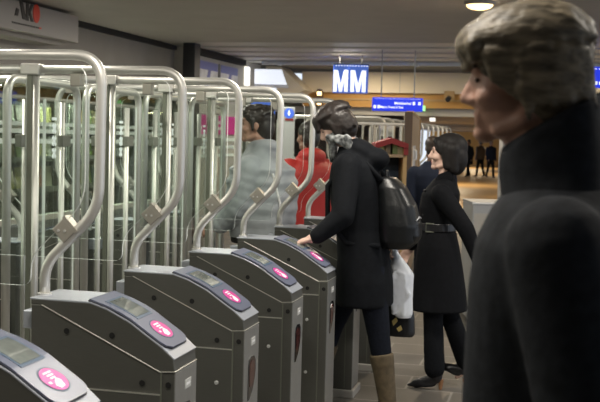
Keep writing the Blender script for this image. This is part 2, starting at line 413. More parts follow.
# ------------------------------------------------------------------ ticket gate
PROF = [(.693,1.066),(.755,1.047),(.80,1.028),(.84,1.007),(.901,.966),(.956,.93)]
def prof_pt(d):
    """point at distance d along the curved top, and its tangent"""
    for i in range(len(PROF)-1):
        a, b_ = Vector(PROF[i]), Vector(PROF[i+1]); l = (b_-a).length
        if d <= l or i == len(PROF)-2: return a+(b_-a)*(d/l), (b_-a).normalized()
        d -= l
HW = .109
def half_cabinet(gate, sgn):
    def mx(poly): return [(sgn*p[0], p[1]) for p in poly]
    body = B()
    outline = [(.472,.05),(1.003,.05),(1.003,.848),(.951,.844),(.512,1.049),(.472,1.049)]
    body.prism(mx(outline), 'y', -HW+.002, HW-.002, 0)
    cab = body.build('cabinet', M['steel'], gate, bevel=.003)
    # upper shell
    up_ = [(.472,1.049),(.512,1.049),(.951,.847),(1.003,.851),(.998,.893),(.956,.93),(.901,.966),(.84,1.007),(.80,1.028),(.755,1.047),(.693,1.066),(.472,1.068)]
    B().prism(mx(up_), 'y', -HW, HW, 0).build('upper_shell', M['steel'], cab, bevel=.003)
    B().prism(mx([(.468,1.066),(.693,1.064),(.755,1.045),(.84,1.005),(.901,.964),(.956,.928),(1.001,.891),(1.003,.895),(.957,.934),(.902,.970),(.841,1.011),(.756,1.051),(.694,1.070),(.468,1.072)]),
              'y', -HW-.001, HW+.001).build('top_plate', M['steel_top_lit'], cab, bevel=.0015)
    # narrow end facing the passage
    x0, x1 = sorted((sgn*1.001, sgn*1.006))
    B().box((x0,-HW+.003,.06),(x1,HW-.003,.846)).build('end_plate', M['steel_front_lit'], cab, bevel=.001)
    # seams as pale tubes, the light on their edges put into the colour
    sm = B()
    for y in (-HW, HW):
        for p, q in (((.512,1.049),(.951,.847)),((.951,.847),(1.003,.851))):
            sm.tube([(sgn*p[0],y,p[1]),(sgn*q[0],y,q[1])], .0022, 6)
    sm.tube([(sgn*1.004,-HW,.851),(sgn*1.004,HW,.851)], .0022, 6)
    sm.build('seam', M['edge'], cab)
    # access door on each broad side
    for y, s in ((-HW,-1),(HW,1)):
        ya, yb = sorted((y, y+s*.002))
        xa, xb = sorted((sgn*.50, sgn*.953))
        B().box((xa,ya,.09),(xb,yb,.768)).build('access_door', M['steel'], cab)
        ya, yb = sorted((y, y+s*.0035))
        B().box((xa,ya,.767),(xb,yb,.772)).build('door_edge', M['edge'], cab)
        xa, xb = sorted((sgn*.953, sgn*.958))
        B().box((xa,y-.001,.06),(xb,y+.001,.846)).build('joint_line', M['channel'], cab)
        for zl in (.628,.33):
            lk = B()
            lk.tube([(sgn*.89,y-s*.001,zl),(sgn*.89,y+s*.005,zl)], .009, 14); lk.tube([(sgn*.89,y+s*.004,zl),(sgn*.89,y+s*.008,zl)], .007, 10)
            lk.build('lock', M['chrome'], cab)
        for hx, hz in ((.608,.964),(.776,.96),(.888,.805),(.982,.805)):
            B().tube([(sgn*hx,y-.002,hz),(sgn*hx,y+s*.0022,hz)], .0105, 16).build('sensor_hole', M['black'], cab)
    # end face: label and dark lens
    xe = sgn*1.006
    xa, xb = sorted((xe, xe+sgn*.002))
    B().box((xa,-.012,.772),(xb,.046,.803)).build('label_plate', M['label'], cab)
    B().box((xa,-.002,.783),(xb+.0006 if sgn>0 else xb,.036,.791)).build('label_line', M['white'], cab) if sgn > 0 else None
    lens = [(-.048,.545),(-.046,.69),(-.038,.715),(-.01,.726),(.035,.722),(.056,.70),(.060,.66),(.05,.625),(.02,.58),(-.03,.545)]
    B().prism(lens, 'x', *sorted((xe, xe+sgn*.0025))).build('light_lens', M['darklens'], cab)
    lens2 = [(-.03,.60),(-.03,.69),(-.008,.71),(.03,.705),(.042,.68),(.036,.635),(.01,.60)]
    B().prism(lens2, 'x', *sorted((xe, xe+sgn*.004))).build('light_window', M['redlens'], cab)
    # reader panel following the curve
    def strip(d0, d1, hw, off, th, name, m, rounded=True, nn=18):
        s = B(); vs = []
        for i in range(nn+1):
            d = d0+(d1-d0)*i/nn; p, tg = prof_pt(d); nrm = Vector((-tg.y, tg.x))
            if nrm.y < 0: nrm = -nrm
            h = hw
            if rounded:
                q = d1-d; R = .045
                if q < R: h = hw-.038*(1-math.sqrt(max(0,1-((R-q)/R)**2)))
            for yy, oo in ((-h,off),(h,off),(h,off+th),(-h,off+th)):
                pp = p+nrm*oo; vs.append((sgn*pp.x, yy, pp.y))
        fs = []
        for i in range(nn):
            for k in range(4): fs.append((i*4+k, i*4+(k+1)%4, (i+1)*4+(k+1)%4, (i+1)*4+k))
        fs.append((3,2,1,0)); fs.append(tuple(nn*4+k for k in range(4)))
        s.add(vs, fs); return s.build(name, m, cab)
    strip(-.010,.322,.1065,.003,.004,'reader_rim',M['reader_rim'])
    strip(-.008,.320,.1035,.004,.008,'reader_panel',M['reader'])
    strip(.035,.165,.068,.011,.0022,'screen_frame',M['bluepaint'],False)
    strip(.045,.155,.058,.0115,.0025,'screen',M['screen'],False)
    # round pink disc with a white pictogram
    def on_panel(d, yy, off):
        p, tg = prof_pt(d); nrm = Vector((-tg.y, tg.x))
        if nrm.y < 0: nrm = -nrm
        pp = p+nrm*off; return (sgn*pp.x, yy, pp.y)
    def patch(polys, off, th, name, m):
        s = B()
        for poly in polys:
            n = len(poly)
            s.add([on_panel(d,yy,off) for d,yy in poly]+[on_panel(d,yy,off+th) for d,yy in poly],
                  [tuple(range(n-1,-1,-1)), tuple(range(n,2*n))]+[(i,(i+1)%n,n+(i+1)%n,n+i) for i in range(n)])
        return s.build(name, m, cab)
    c = .238
    patch([[(c+.050*math.cos(a*PI/16), .058*math.sin(a*PI/16)) for a in range(32)]], .0115,.0012,'disc_ring',M['bluepaint'])
    patch([[(c+.044*math.cos(a*PI/16), .052*math.sin(a*PI/16)) for a in range(32)]], .0125,.0012,'pink_disc',M['pink'])
    bars = []
    for i in range(3):
        q = c-.030+i*.011; bars.append([(q,-.022+.004*i),(q+.006,-.022+.004*i),(q+.006,.020-.003*i),(q,.020-.003*i)])
    hand = [(c-.002,.012),(c+.012,.022),(c+.032,.014),(c+.036,-.012),(c+.022,-.022),(c+.010,-.010),(c+.004,-.002)]
    thumb = [(c+.004,-.040),(c+.012,-.036),(c+.012,-.026),(c+.004,-.028)]
    patch(bars+[hand,thumb], .0136,.0008,'pictogram',M['disc_white'])
    # low bracket between cabinet and centre post
    B().box(*[tuple(v) for v in (lambda a,b_: ((min(a[0],b_[0]),a[1],a[2]),(max(a[0],b_[0]),b_[1],b_[2])))((sgn*.41,-.05,.95),(sgn*.472,.02,1.015))]).build('bracket', M['steel_top_lit'], cab, bevel=.004)
    return cab
HY = -.03
def half_hoop_pts(sgn):
    # centre line of the bent pipe, from the cabinet up and over to the centre post
    raw = [(.483,1.06),(.483,1.178),(.684,1.383),(.690,1.914),(.0,1.914)]
    pts = fillet(raw, [0,.075,.075,.105,0], 8)
    return [(sgn*x, HY, z) for x, z in pts]
def make_gate():
    g = thing('ticket_gate', '', 'ticket gate', group='row of ticket gates')
    for sgn in (1,-1):
        half_cabinet(g, sgn)
        h = B().tube(half_hoop_pts(sgn), .0185, 16).build('hoop', M['pipe'], g, smooth=True)
        B().tube([(sgn*.483,HY,1.068),(sgn*.483,HY,1.078)], .026, 18).build('flange', M['chrome'], h)
        # glass pane inside the hoop, with a rounded outer edge parallel to the pipe
        raw = [(.03,1.875),(.632,1.875),(.632,1.405),(.43,1.205),(.43,1.10),(.03,1.10)]
        poly = fillet([raw[0]]+raw[1:]+[raw[0]], [0,.05,.07,.07,.04,0,0], 5)[:-1]
        poly = [(sgn*x,z) for x,z in poly]
        B().prism(poly,'y',HY-.005,HY+.005,0,1).build('glass_pane', [M['glass'],M['glassedge']], g)
        # clamps: one on the bend, one under the rail
        rot = Matrix.Rotation(sgn*math.radians(-44),3,'Y')
        k = B().box((sgn*.562-.030,HY-.022,1.303-.033),(sgn*.562+.030,HY+.022,1.303+.033),rot=rot).build('clamp', M['clampgrey'], g, bevel=.004)
        B().box((sgn*.562+sgn*.0335-.006,HY-.0225,1.303-.036),(sgn*.562+sgn*.0335+.006,HY+.0225,1.303+.036),rot=rot,piv=(sgn*.562,0,1.303)).build('clamp_edge', M['clampgrey'], k)
        for dx in (-.012,.012):
            B().tube([(sgn*.556+dx,HY-.021,1.303),(sgn*.556+dx,HY-.025,1.303)], .005, 8).build('screw', M['chrome'], k)
        B().box((sgn*.21-.024,HY-.022,1.842),(sgn*.21+.024,HY+.022,1.897)).build('clamp', M['clampgrey'], g, bevel=.004)
    p = B().tube([(.016,HY,.0),(.016,HY,1.90)], .0165, 14).build('post', M['pipe'], g, smooth=True)
    B().box((-.020,HY-.016,.0),(.004,HY+.016,1.895)).build('glazing_channel', M['channel'], p, bevel=.003)
    B().box((-.045,HY-.03,1.888),(.043,HY+.03,1.938)).build('post_clamp', M['pipe'], g, bevel=.006)
    B().box((-1.02,-HW-.02,0),(1.02,HW+.02,.05)).build('plinth', M['plinth'], g, bevel=.006)
    return g
GX, GY, GS = -2.227, 3.3178+.109, .8086
GL = ['steel ticket gate nearest the camera, only its reader end showing at lower left corner',
      'steel ticket gate second from the camera, its whole reader cabinet at lower left',
      'third steel ticket gate from the camera, between the whole lower-left one and the middle',
      'fourth steel ticket gate from the camera, in the middle of the row',
      'fifth steel ticket gate from the camera, the one the bending person touches with a hand',
      'sixth steel ticket gate from the camera, its reader hidden behind the bending person',
      'farthest steel ticket gate of the row, with red jacket behind its bent pipe']
g0 = make_gate(); g0.location = (GX, GY-GS, 0); g0['label'] = GL[0]
for n in range(1,7): dup(g0, (GX, GY+(n-1)*GS, 0), GL[n])

# glass lane doors: an arch of pipe across each lane carrying two glass leaves
def make_door():
    d = thing('lane_door', '', 'glass door', group='glass lane doors between the gates')
    L = .705
    pts = fillet([(0,.05),(0,1.88),(L,1.88),(L,.05)], [0,.085,.085,0], 8)
    f = B().tube([(0,y,z) for y,z in pts], .0195, 14).build('frame', M['pipe'], d, smooth=True)
    for a, s in ((0,1),(L,-1)):
        B().tube([(0,a+s*.165,.05),(0,a+s*.165,1.79)], .014, 12).build('leaf_post', M['pipe'], d, smooth=True)
        y0, y1 = sorted((a+s*.03, a+s*.345))
        lf = B().prism([(y0,.30),(y1,.30),(y1,1.80),(y0,1.80)],'x',-.004,.004,0,1).build('glass_leaf', [M['glass'],M['glassedge']], d)
        q = B(); yc = a+s*.26
        q.box((.0045,yc-.025,1.70),(.006,yc+.025,1.715))
        for k in range(3):
            zc = 1.66-k*.060
            for sg in (1,-1):
                q.box((.0045,yc-.009,zc-.027),(.006,yc+.009,zc+.027), rot=Matrix.Rotation(sg*math.radians(38),3,'X'))
        q.build('decal', M['decal'], lf)
        y0, y1 = sorted((a+s*.10, a+s*.185))
        B().box((-.016,y0,1.572),(.016,y1,1.628)).build('hinge_plate', M['hingegrey'], d, bevel=.003)
    return d
DL = ['glass lane door with pipe arch at the left picture edge, nearest the camera', 'second glass lane door with pipe arch from the left picture edge',
      'third glass lane door with pipe arch from the left picture edge', 'glass lane door with pipe arch farthest from the camera']
d0 = None
for i, n in enumerate((2,3,4,5)):
    loc = (-2.39, GY+(n-1)*GS+.045, 0)
    if d0 is None: d0 = make_door(); d0.location = loc; d0['label'] = DL[0]
    else: dup(d0, loc, DL[i])

# second row of gates far behind the partition, too small to show parts
fm = None
farpts = half_hoop_pts(1)
b = B().tube(farpts, .0185, 8).tube(half_hoop_pts(-1), .0185, 8)
for s in (1,-1):
    b.prism([(s*.42,0),(s*.76,0),(s*.76,.90),(s*.70,.98),(s*.60,1.047),(s*.42,1.068)],'y',-.1,.1)
b.tube([(0,HY,0),(0,HY,1.9)],.017,8)
fme = b.mesh('distant_ticket_gate'); fme.materials.append(M['pipe'])
for i in range(12):
    fo = bpy.data.objects.new('distant_ticket_gate', fme); COL.objects.link(fo); fo.location = (-2.80, 13.1+i*.75, 0)
    tag(fo, 'pale steel ticket gate of the far row behind the woman with bobbed hair', 'ticket gate', 'far row of ticket gates')

# ------------------------------------------------------------------ signs and lamps
def board(name, label, loc, rz, group=None, cat='sign'):
    return thing(name, label, cat, loc, rz, group)
# square blue platform sign: a box lit from inside, one face seen at a slant, letters on both faces
t = board('hanging_letter_sign', 'square lit blue box sign with two big white letters hanging from the ceiling', (-3.29,16.8,2.38), .2382)
prof = [(-.28,.06),(-.02,0),(.28,0),(.28,.26),(-.28,.26)]
B().prism(prof,'z',0,.45).build('box', M['signblue'], t)
def Mpoly(w, h):
    a = w*.24
    return [(0,0),(a,0),(a,h*.62),(w*.40,0),(w*.60,0),(w-a,h*.62),(w-a,0),(w,0),(w,h),(w-a*1.15,h),(w*.5,h*.36),(a*1.15,h),(0,h)]
for (x0,w,rz_,yo) in ((-.275,.235,-math.atan2(.06,.26),.060),(-.005,.245,0,0)):
    me = B().prism(Mpoly(w,.345),'y',-.008,0)
    o = me.build('letter', M['signwhite'], t); o.location = (x0,yo-.001,.015); o.rotation_euler = (0,0,rz_)
b = B()
for i in range(12):
    x = -.25+i*.045; yy = .06-(x+.28)*.06/.26 if x < -.02 else 0
    b.box((x,yy-.010,.425),(x+.022,yy-.002,.437))
b.build('top_line', M['signwhite'], t)
B().box((-.285,-.004,.45),(.285,.265,.462)).build('top_light_block', M['dark'], t)  # added plate, keeps the blue glow of the box off the ceiling
for x in (-.18,.18): B().tube([(x,.13,.45),(x,.13,.615)],.008,8).build('hanger', M['dark'], t)
# blue direction sign
t = board('direction_sign', 'long lit blue direction sign with two lines of small white text', (-2.39,15.95,2.08), .2382)
B().box((-.38,0,0),(.38,.14,.20)).build('box', M['signblue2'], t, bevel=.01)
R90 = (PI/2,0,0)
text_mesh('text', 'Middenhal', .05, M['signwhite'], t, (-.05,-.002,.10), R90, .25, .001)
text_mesh('text', 'Metro Trams & Taxi', .045, M['signwhite'], t, (-.26,-.002,.040), R90, .34, .001)
for x,z in ((-.365,.035),(-.305,.035),(.225,.095),(.31,.095)):
    B().box((x,-.004,z),(x+.036,0,z+.045)).build('pictogram', M['signwhite'], t)
b = B()
for i in range(28): b.box((-.345+i*.025,-.003,.178),(-.335+i*.025,0,.184))
b.build('top_line', M['signwhite'], t)
for x in (-.25,.25): B().tube([(x,.07,.2),(x,.07,.94)],.01,8).build('hanger', M['greypaint'], t)
t = board('direction_sign', 'lit blue sign at the right picture edge behind the blond man', (.58,14.6,2.40), .2382)
B().box((-.2,0,0),(.6,.12,.275)).build('box', M['signblue2'], t, bevel=.01)
for x in (-.165,-.10): B().box((x,-.004,.04),(x+.04,0,.08)).build('pictogram', M['signwhite'], t)
text_mesh('text', 'Metro', .06, M['signwhite'], t, (-.04,-.002,.04), R90, .2, .001)
b = B()
for i in range(12): b.box((-.17+i*.06,-.003,.24),(-.14+i*.06,0,.25))
b.build('top_line', M['signwhite'], t)
for x in (0,.4): B().tube([(x,.06,.275),(x,.06,.595)],.01,8).build('hanger', M['greypaint'], t)

# display posters along the far part of the left wall
for lab, y0, y1 in (('blue and white wall poster next to the dark column',15.85,16.85),('blue and white wall poster next to the lit white strip',16.97,17.98)):
    t = thing('wall_poster', lab, 'poster', (-5.6,y0,2.38), 0, 'posters on the left wall')
    B().box((0,0,0),(.05,y1-y0,.45)).build('frame', M['greypaint'], t)
    B().box((.05,.03,.02),(.055,y1-y0-.03,.31)).build('picture', M['posterwhite'], t)
    B().box((.05,.03,.31),(.056,y1-y0-.03,.44)).build('headline', M['posterblue'], t)
    B().prism([(.3,.02),(.5,.31),(.62,.31),(.5,.02)],'x',.0555,.058).build('print', M['posterblue'], t)
t = thing('magenta_banner', 'magenta banner with white lettering seen through the glass lane doors', 'sign', (-5.6,15.65,1.66))
B().box((0,0,0),(.03,2.3,.31)).build('panel', M['magenta'], t)
b = B()
for z,ys in ((.17,(1.15,1.22,1.30,1.37,1.46,1.55,1.62)),(.07,(.75,.86,.95,1.05,1.12,1.24,1.33,1.42,1.55,1.64))):
    for y in ys: b.box((.03,y,z),(.034,y+.055,z+.05))
for y in (.12,.2,.28,.36,.44): b.box((.03,y,.07),(.034,y+.05,.12))
b.ell((.032,.28,.2),(.004,.06,.05))
b.build('lettering', M['white'], t)
o = B().box((-5.6,18.52,2.56),(-5.54,18.70,2.9)).build('wall_lamp', M['litcool'], bevel=.01); tag(o, 'narrow lit white strip lamp beside the posters', 'lamp')
t = thing('lit_board', 'big white backlit board facing the gates', 'sign', (-5.50,18.85,2.55), .2382)
B().prism([(0,.06),(.60,.06),(.50,.33),(0,.33)],'y',0,.12).build('panel', M['litwhite'], t)
B().box((0,-.005,0),(.63,.12,.055)).build('lower_strip', M['posterwhite'], t)
B().box((.2,.03,-2.55),(.3,.10,0)).build('support', M['greypaint'], t)
t = thing('blue_board', 'blue information board beneath the white lit board', 'sign', (-5.26,18.5,2.02), .2)
B().box((-.25,0,0),(.25,.08,.26)).build('panel', M['signblue'], t)
b = B()
for i in range(5): b.box((-.18+i*.06,-.004,.05),(-.14+i*.06,0,.075))
b.build('lettering', M['white'], t)
B().box((-.03,.02,-2.02),(.03,.07,0)).build('post', M['greypaint'], t)
t = thing('pictogram_sign', 'round blue person pictogram on a pale totem above the red jacket', 'sign', (-3.11,12.15,0), .2382)
B().box((-.072,0,0),(.072,.05,2.0)).build('totem', M['greypaint'], t, bevel=.008)
b = B().tube([(0,-.006,1.925),(0,0,1.925)],.060,24); b.build('blue_disc', M['signblue'], t)
b = B().tube([(0,-.009,1.950),(0,-.006,1.950)],.009,12).box((-.008,-.009,1.90),(.008,-.006,1.938)).box((-.016,-.009,1.922),(.016,-.006,1.932)); b.build('pictogram', M['signwhite'], t)
B().box((-.05,-.006,1.84),(.05,0,1.862)).build('red_bar', M['red'], t)

# ceiling lamps
def lamp_proto():
    t = thing('ceiling_lamp', '', 'lamp', group='round ceiling lamps')
    B().tube([(0,0,-.03),(0,0,.0)],.15,28).build('housing', M['greypaint'], t, bevel=.006)
    bb = B().ell((0,0,-.03),(.13,.13,.05)); bb.build('diffuser', M['litwarm'], t, smooth=True)
    return t
lp = lamp_proto(); lp.location = (-.80,10.47,3.0); lp['label'] = 'round warm ceiling lamp above the blond man, at the top edge of the picture'
def area(name, loc, size, power, col, rot=(0,0,0), shape='DISK', sy=None):
    l = bpy.data.lights.new(name,'AREA'); l.energy = power; l.color = col; l.shape = shape; l.size = size
    if sy: l.size_y = sy
    o = bpy.data.objects.new(name,l); COL.objects.link(o); o.location = loc; o.rotation_euler = rot; return o
area('lamp_light', (-.80,10.47,2.90), .26, 45, (1,.80,.55))
LAMPS = [(-3.4,1.5),(-.9,2.2),(1.4,3.4),(-3.4,4.6),(-.9,5.6),(-3.4,8.0),(1.4,7.2),(-3.4,11.5)]
for i,(x,y) in enumerate(LAMPS):
    area('lamp_light', (x,y,2.97), .5, 52, (1,.93,.82))
# lit interior of the shop
for y in (3,6.5,10,13): area('shop_light', (-6.0,y,2.12), .5, 95, (.95,1,.85), shape='SQUARE')
# lamps of the hall beyond
for x,y in ((-3.5,17),(0,17),(3.5,17)): area('hall_light', (x,y,2.96), .6, 60, (1,.9,.75))
for x in (-3.5,0,3.5): area('fascia_light', (x,19.4,2.95), .5, 40, (1,.85,.62))
for x,y in ((-3,26),(1,32),(-4,40),(3,45),(-2,55),(-5,66),(5,66)): area('concourse_light', (x,y,2.3), 1.2, 180, (1,.80,.52))
area('kiosk_light', (-3.6,13.2,2.9), .8, 40, (1,.92,.8))
# small lights seen under the ochre fascia
t = thing('wall_lamp', 'pair of warm lamps one above the other right above the bending man', 'lamp', (-4.63,20.5,2.28))
B().box((-.05,-.03,0),(.05,.1,.32)).build('bracket', M['brown'], t)
for z in (.05,.235): B().box((-.045,-.07,z-.04),(.045,-.03,z+.04)).build('bulb', M['litwarm'], t, bevel=.015)
t = thing('exit_sign', 'small lit green exit sign right of the blue direction sign', 'sign', (-2.63,20.45,2.21), .2382)
B().box((-.10,0,0),(.10,.05,.10)).build('box', M['litgreen'], t)
B().prism([(-.02,.03),(.03,.05),(.03,.07),(-.02,.07)],'y',-.004,0).build('arrow', M['signwhite'], t)
t = thing('security_camera', 'small dark surveillance camera on the ochre fascia', 'camera', (-2.08,20.5,2.46))
B().box((-.10,-.02,-.06),(.10,.0,.14)).build('plate', M['tan'], t)
B().tube([(0,-.1,0),(0,-.26,-.03)],.05,12).build('body', M['dark'], t)
B().tube([(0,0,.03),(0,-.14,.01)],.015,8).build('arm', M['dark'], t)
for i,(x,y,z,w,lab) in enumerate(((-2.82,24.2,2.07,.14,'small white lamp in the dark band above the woman with bobbed hair'),(-4.05,22.9,1.98,.18,'square warm lamp left of the blue direction sign'),(-5.0,22.9,1.96,.10,'small round warm lamp seen above the red jacket'))):
    t = thing('lamp', lab, 'lamp', (x,y,z))
    B().box((-w/2,0,0),(w/2,.06,.1 if i != 1 else .17)).build('housing', M['greypaint'], t)
    B().box((-w/2+.01,-.012,.01),(w/2-.01,0,.09 if i != 1 else .16)).build('glow', M['litcool' if i == 0 else 'litwarm'], t)
    B().tube([(0,.03,.1),(0,.03,2.32-z if i==0 else .4)],.008,6).build('rod', M['dark'], t)

# ------------------------------------------------------------------ partition, stall and other things behind the people
t = thing('partition_panel', 'tall brown partition panel with white handle left of the woman', 'partition', (-1.62,12.0,0), .107)
B().box((-.06,0,.03),(0,3.8,1.95)).build('panel', M['wood'], t, bevel=.006)
B().box((-.09,-.06,0),(-.002,0,1.965)).build('front_post', M['brown'], t, bevel=.006)
B().box((-.07,3.75,0),(.018,3.85,1.965)).build('end_post', M['tan'], t, bevel=.004)
B().box((-.075,-.03,1.95),(.008,3.8,1.975)).build('top_rail', M['tan'], t)
h = B().box((0,.3,1.32),(.010,1.3,1.58)).build('handle_plate', M['posterwhite'], t)
B().tube([(.010,.6,1.40),(.035,.6,1.42),(.035,.6,1.52),(.010,.6,1.54)],.012,8).build('handle', M['chrome'], h)
t = thing('display_stall', 'wooden stall with dark red gabled roof behind the backpack', 'stall', (-1.58,10.22,0), .2382)
for x in (-.135,.135): B().box((x-.018,0,0),(x+.018,.5,1.58)).build('side_post', M['tan'], t)
B().box((-.12,.46,.2),(.12,.5,1.6)).build('back_panel', M['bluepaint'], t)
B().prism([(-.16,1.61),(0,1.665),(.16,1.61),(.16,1.57),(.12,1.57),(0,1.61),(-.12,1.57),(-.16,1.57)],'y',-.06,.52).build('roof', M['red'], t)
for s in (-1,1): B().box((s*.14-.022,-.03,1.50),(s*.14+.022,.02,1.60)).build('red_post', M['red'], t)
for z in (1.475,1.12,.7): B().box((-.135,0,z),(.135,.47,z+.03)).build('shelf', M['wood'], t)
for i,(x,z,c) in enumerate(((-.09,1.505,'cover_olive'),(-.03,1.505,'cover_brown'),(.04,1.505,'cover_moss'),(.09,1.505,'cover_tan'),(-.08,1.15,'cover_cream'),(-.02,1.15,'cover_rust'),(.04,1.15,'cover_rust'),(.09,1.15,'cover_teal'),(-.07,.73,'cover_cream'),(.0,.73,'cover_tan'),(.07,.73,'cover_brown'))):
    o = B().box((-.026,-.05,0),(.026,.05,.075+.02*(i%3))).build('book', bpy.data.materials[c], bevel=.004)
    p = Matrix.Rotation(.2382,3,'Z') @ Vector((x,.10,0)); o.location = (-1.58+p.x,10.22+p.y,z); o.rotation_euler = (0,0,.2382)
    tag(o, 'small book on a shelf of the red roofed stall', 'book', 'books on the red roofed stall')
t = thing('railing', 'pale metal railing behind the shoulder of the bending man', 'railing', (-1.95,11.9,0), .2382)
B().tube([(-.45,0,1.82),(.27,0,1.82)],.016,10).build('top_rail', M['chrome'], t)
for x in (-.44,-.09,.26): B().tube([(x,0,0),(x,0,1.82)],.014,8).build('post', M['greyband'], t)
B().prism([(-.42,.95),(.25,.95),(.25,1.76),(-.42,1.76)],'y',-.004,.004,0,1).build('glass_pane', [M['glass'],M['glassedge']], t)
t = thing('grey_cabinet', 'low grey cabinet with white top edge right of the woman', 'cabinet', (-.58,9.7,0), .2382)
B().box((-.16,0,.02),(.25,.6,1.08)).build('body', M['greypaint'], t, bevel=.008)
B().box((-.16,-.0,1.08),(.25,.6,1.10)).build('top', M['greypaint'], t, bevel=.004)
B().box((-.165,-.012,1.085),(.255,0,1.10)).build('front_edge', M['white'], t)
B().box((-.145,-.004,.1),(.235,0,1.0)).build('door', M['greyband'], t)
t = thing('grey_pillar', 'grey slim pillar between the woman and the blond man', 'pillar', (-.46,10.55,0), .2382)
B().box((-.075,0,0),(.10,.2,3.0)).build('shaft', M['greypaint'], t, bevel=.006)
B().box((-.09,-.015,0),(.115,.215,.12)).build('base', M['dark'], t)
# dark shop shelving under the fascia
for i,(x,w,lab) in enumerate(((-4.6,.55,'dark shop cabinet under the ochre fascia left of the bending man'),(-3.6,.4,'dark shop cabinet under the ochre fascia below the blue direction sign'))):
    t = thing('shop_cabinet', lab, 'cabinet', (x,22.2,0))
    B().box((-w,0,0),(w,.5,1.7)).build('body', M['brown'], t)
    for z in (.5,.95,1.4): B().box((-w+.03,-.03,z),(w-.03,0,z+.04)).build('shelf', M['shelfdark'], t)
t = thing('shop_cabinet', 'pale grey cabinet below the blue direction sign', 'cabinet', (-2.95,18.5,0), .2382)
B().box((-.14,0,0),(.14,.3,2.0)).build('body', M['greyband'], t, bevel=.01)
B().box((-.10,-.01,1.2),(.10,0,1.7)).build('window', M['darklens'], t)

# ------------------------------------------------------------------ people (all walk towards -x; their left side faces the camera)
def rotm(pitch=0, yaw=0, roll=0):
    return (Matrix.Rotation(yaw,3,'Z') @ Matrix.Rotation(-pitch,3,'Y') @ Matrix.Rotation(roll,3,'X'))
def head(b, c, R, s=1.0, female=False):
    c = Vector(c)
    P = lambda x,y,z: c+R@(Vector((x,y,z))*s)
    E = lambda p,r: b.ell(P(*p), tuple(q*s for q in r), R)
    K = lambda p,q,ra,rb: b.cap(P(*p),P(*q),ra*s,rb*s,12)
    E((.012,0,.032),(.098,.076,.092)); E((-.035,0,-.01),(.062,.062,.085)); E((-.028,0,-.058),(.060,.055,.056))
    E((-.078,0,-.095),(.024,.026,.020))                                  # chin
    K((-.082,-.03,.030),(-.082,.03,.030),.015,.015)                       # brow
    K((-.094,0,.016),(-.112,0,-.024),.008,.013); K((-.100,-.012,-.030),(-.100,.012,-.030),.010,.010)   # nose
    K((-.090,-.018,-.056),(-.090,.018,-.056),.0085,.0085); K((-.088,-.016,-.071),(-.088,.016,-.071),.009,.009)   # lips
    for y in (-1,1):
        E((-.062,y*.040,-.028),(.030,.024,.024))                          # cheeks
        E((.008,y*.076,-.008),(.019,.009,.032)); K((.0,y*.055,-.075),(-.05,y*.035,-.092),.018,.016)
def face_bits(root, c, R, s=1.0, lipm=None):
    c = Vector(c)
    for y in (-1,1):
        B().ell(c+R@(Vector((-.0835,y*.031,.008))*s), (.006*s,.012*s,.0055*s), R, 12, 8).build('eye', M['eye'], root, smooth=True)
        B().cap(c+R@(Vector((-.098,y*.016,.034))*s), c+R@(Vector((-.086,y*.046,.034))*s), .004*s,.003*s,8).build('eyebrow', M['hairdark'], root, smooth=True)
    if lipm:
        q = B()
        q.cap(c+R@(Vector((-.0965,-.014,-.058))*s), c+R@(Vector((-.0965,.014,-.058))*s), .0045*s,.0045*s,8)
        q.cap(c+R@(Vector((-.095,-.013,-.068))*s), c+R@(Vector((-.095,.013,-.068))*s), .005*s,.005*s,8)
        q.build('lips', lipm, root, smooth=True)
def hand(b, w, d, n, side, curl=.5, s=1.0):
    """w wrist, d pointing direction, n palm normal (fingers curl towards it), side = direction of the thumb"""
    w = Vector(w); d = Vector(d).normalized(); n = Vector(n); n = (n-d*n.dot(d)).normalized()
    t = d.cross(n); 
    if t.dot(Vector(side)) < 0: t = -t
    R = Matrix((d,t,n)).transposed()
    b.cap(w-d*.03, w+d*.02, .028*s, .026*s)
    b.ell(w+d*.055*s, (.052*s,.042*s,.017*s), R)
    for k,(off,L) in enumerate(((.030,.072),(.010,.082),(-.010,.076),(-.030,.060))):
        p = w+d*.092*s+t*off*s
        a1, a2 = curl*.7, curl*1.6
        d1 = d*math.cos(a1)+n*math.sin(a1)+t*off*1.5; d1.normalize(); d2 = d*math.cos(a2)+n*math.sin(a2)+t*off*1.5; d2.normalize()
        q = p+d1*L*.5*s; b.cap(p-d*.02*s,q,.0098*s,.0090*s,10); b.cap(q,q+d2*L*.45*s,.0090*s,.0075*s,10)
    p = w+d*.03*s+t*.034*s; d1 = (d*.65+t*.7+n*.25).normalized(); d2 = (d*.85+t*.25+n*.45).normalized()
    q = p+d1*.038*s; b.cap(p,q,.0125*s,.011*s,10); b.cap(q,q+d2*.032*s,.011*s,.0085*s,10)
def locks(h, P, ntop, nside, r):
    # overlapping locks that follow the skull: combed forward on top, hanging at the sides and back
    for i in range(ntop):
        u = random.uniform(-.95,.95); q0 = random.uniform(-.04,.14); q1 = q0-random.uniform(.05,.09)
        def S(q, u, lift):
            e = max(.05, 1-((q-.018)/.140)**2); w = math.sqrt(e)
            th = u*1.25
            return P(q, .092*w*math.sin(th), .048+(.094*w+lift)*math.cos(th))
        h.cap(S(q0,u,.002),S((q0+q1)/2,u*1.02,.007),r*.8,r,8); h.cap(S((q0+q1)/2,u*1.02,.007),S(q1,u*1.05,.0),r,r*.45,8)
    for i in range(nside):
        x = random.uniform(-.005,.125); sy_ = random.choice((-1,1)); w = math.sqrt(max(.05,1-((x-.03)/.118)**2))
        z = random.uniform(-.02,.06)
        h.cap(P(x,sy_*.090*w,z),P(x+random.uniform(0,.02),sy_*.088*w,z-random.uniform(.03,.06)),r*.85,r*.4,8)
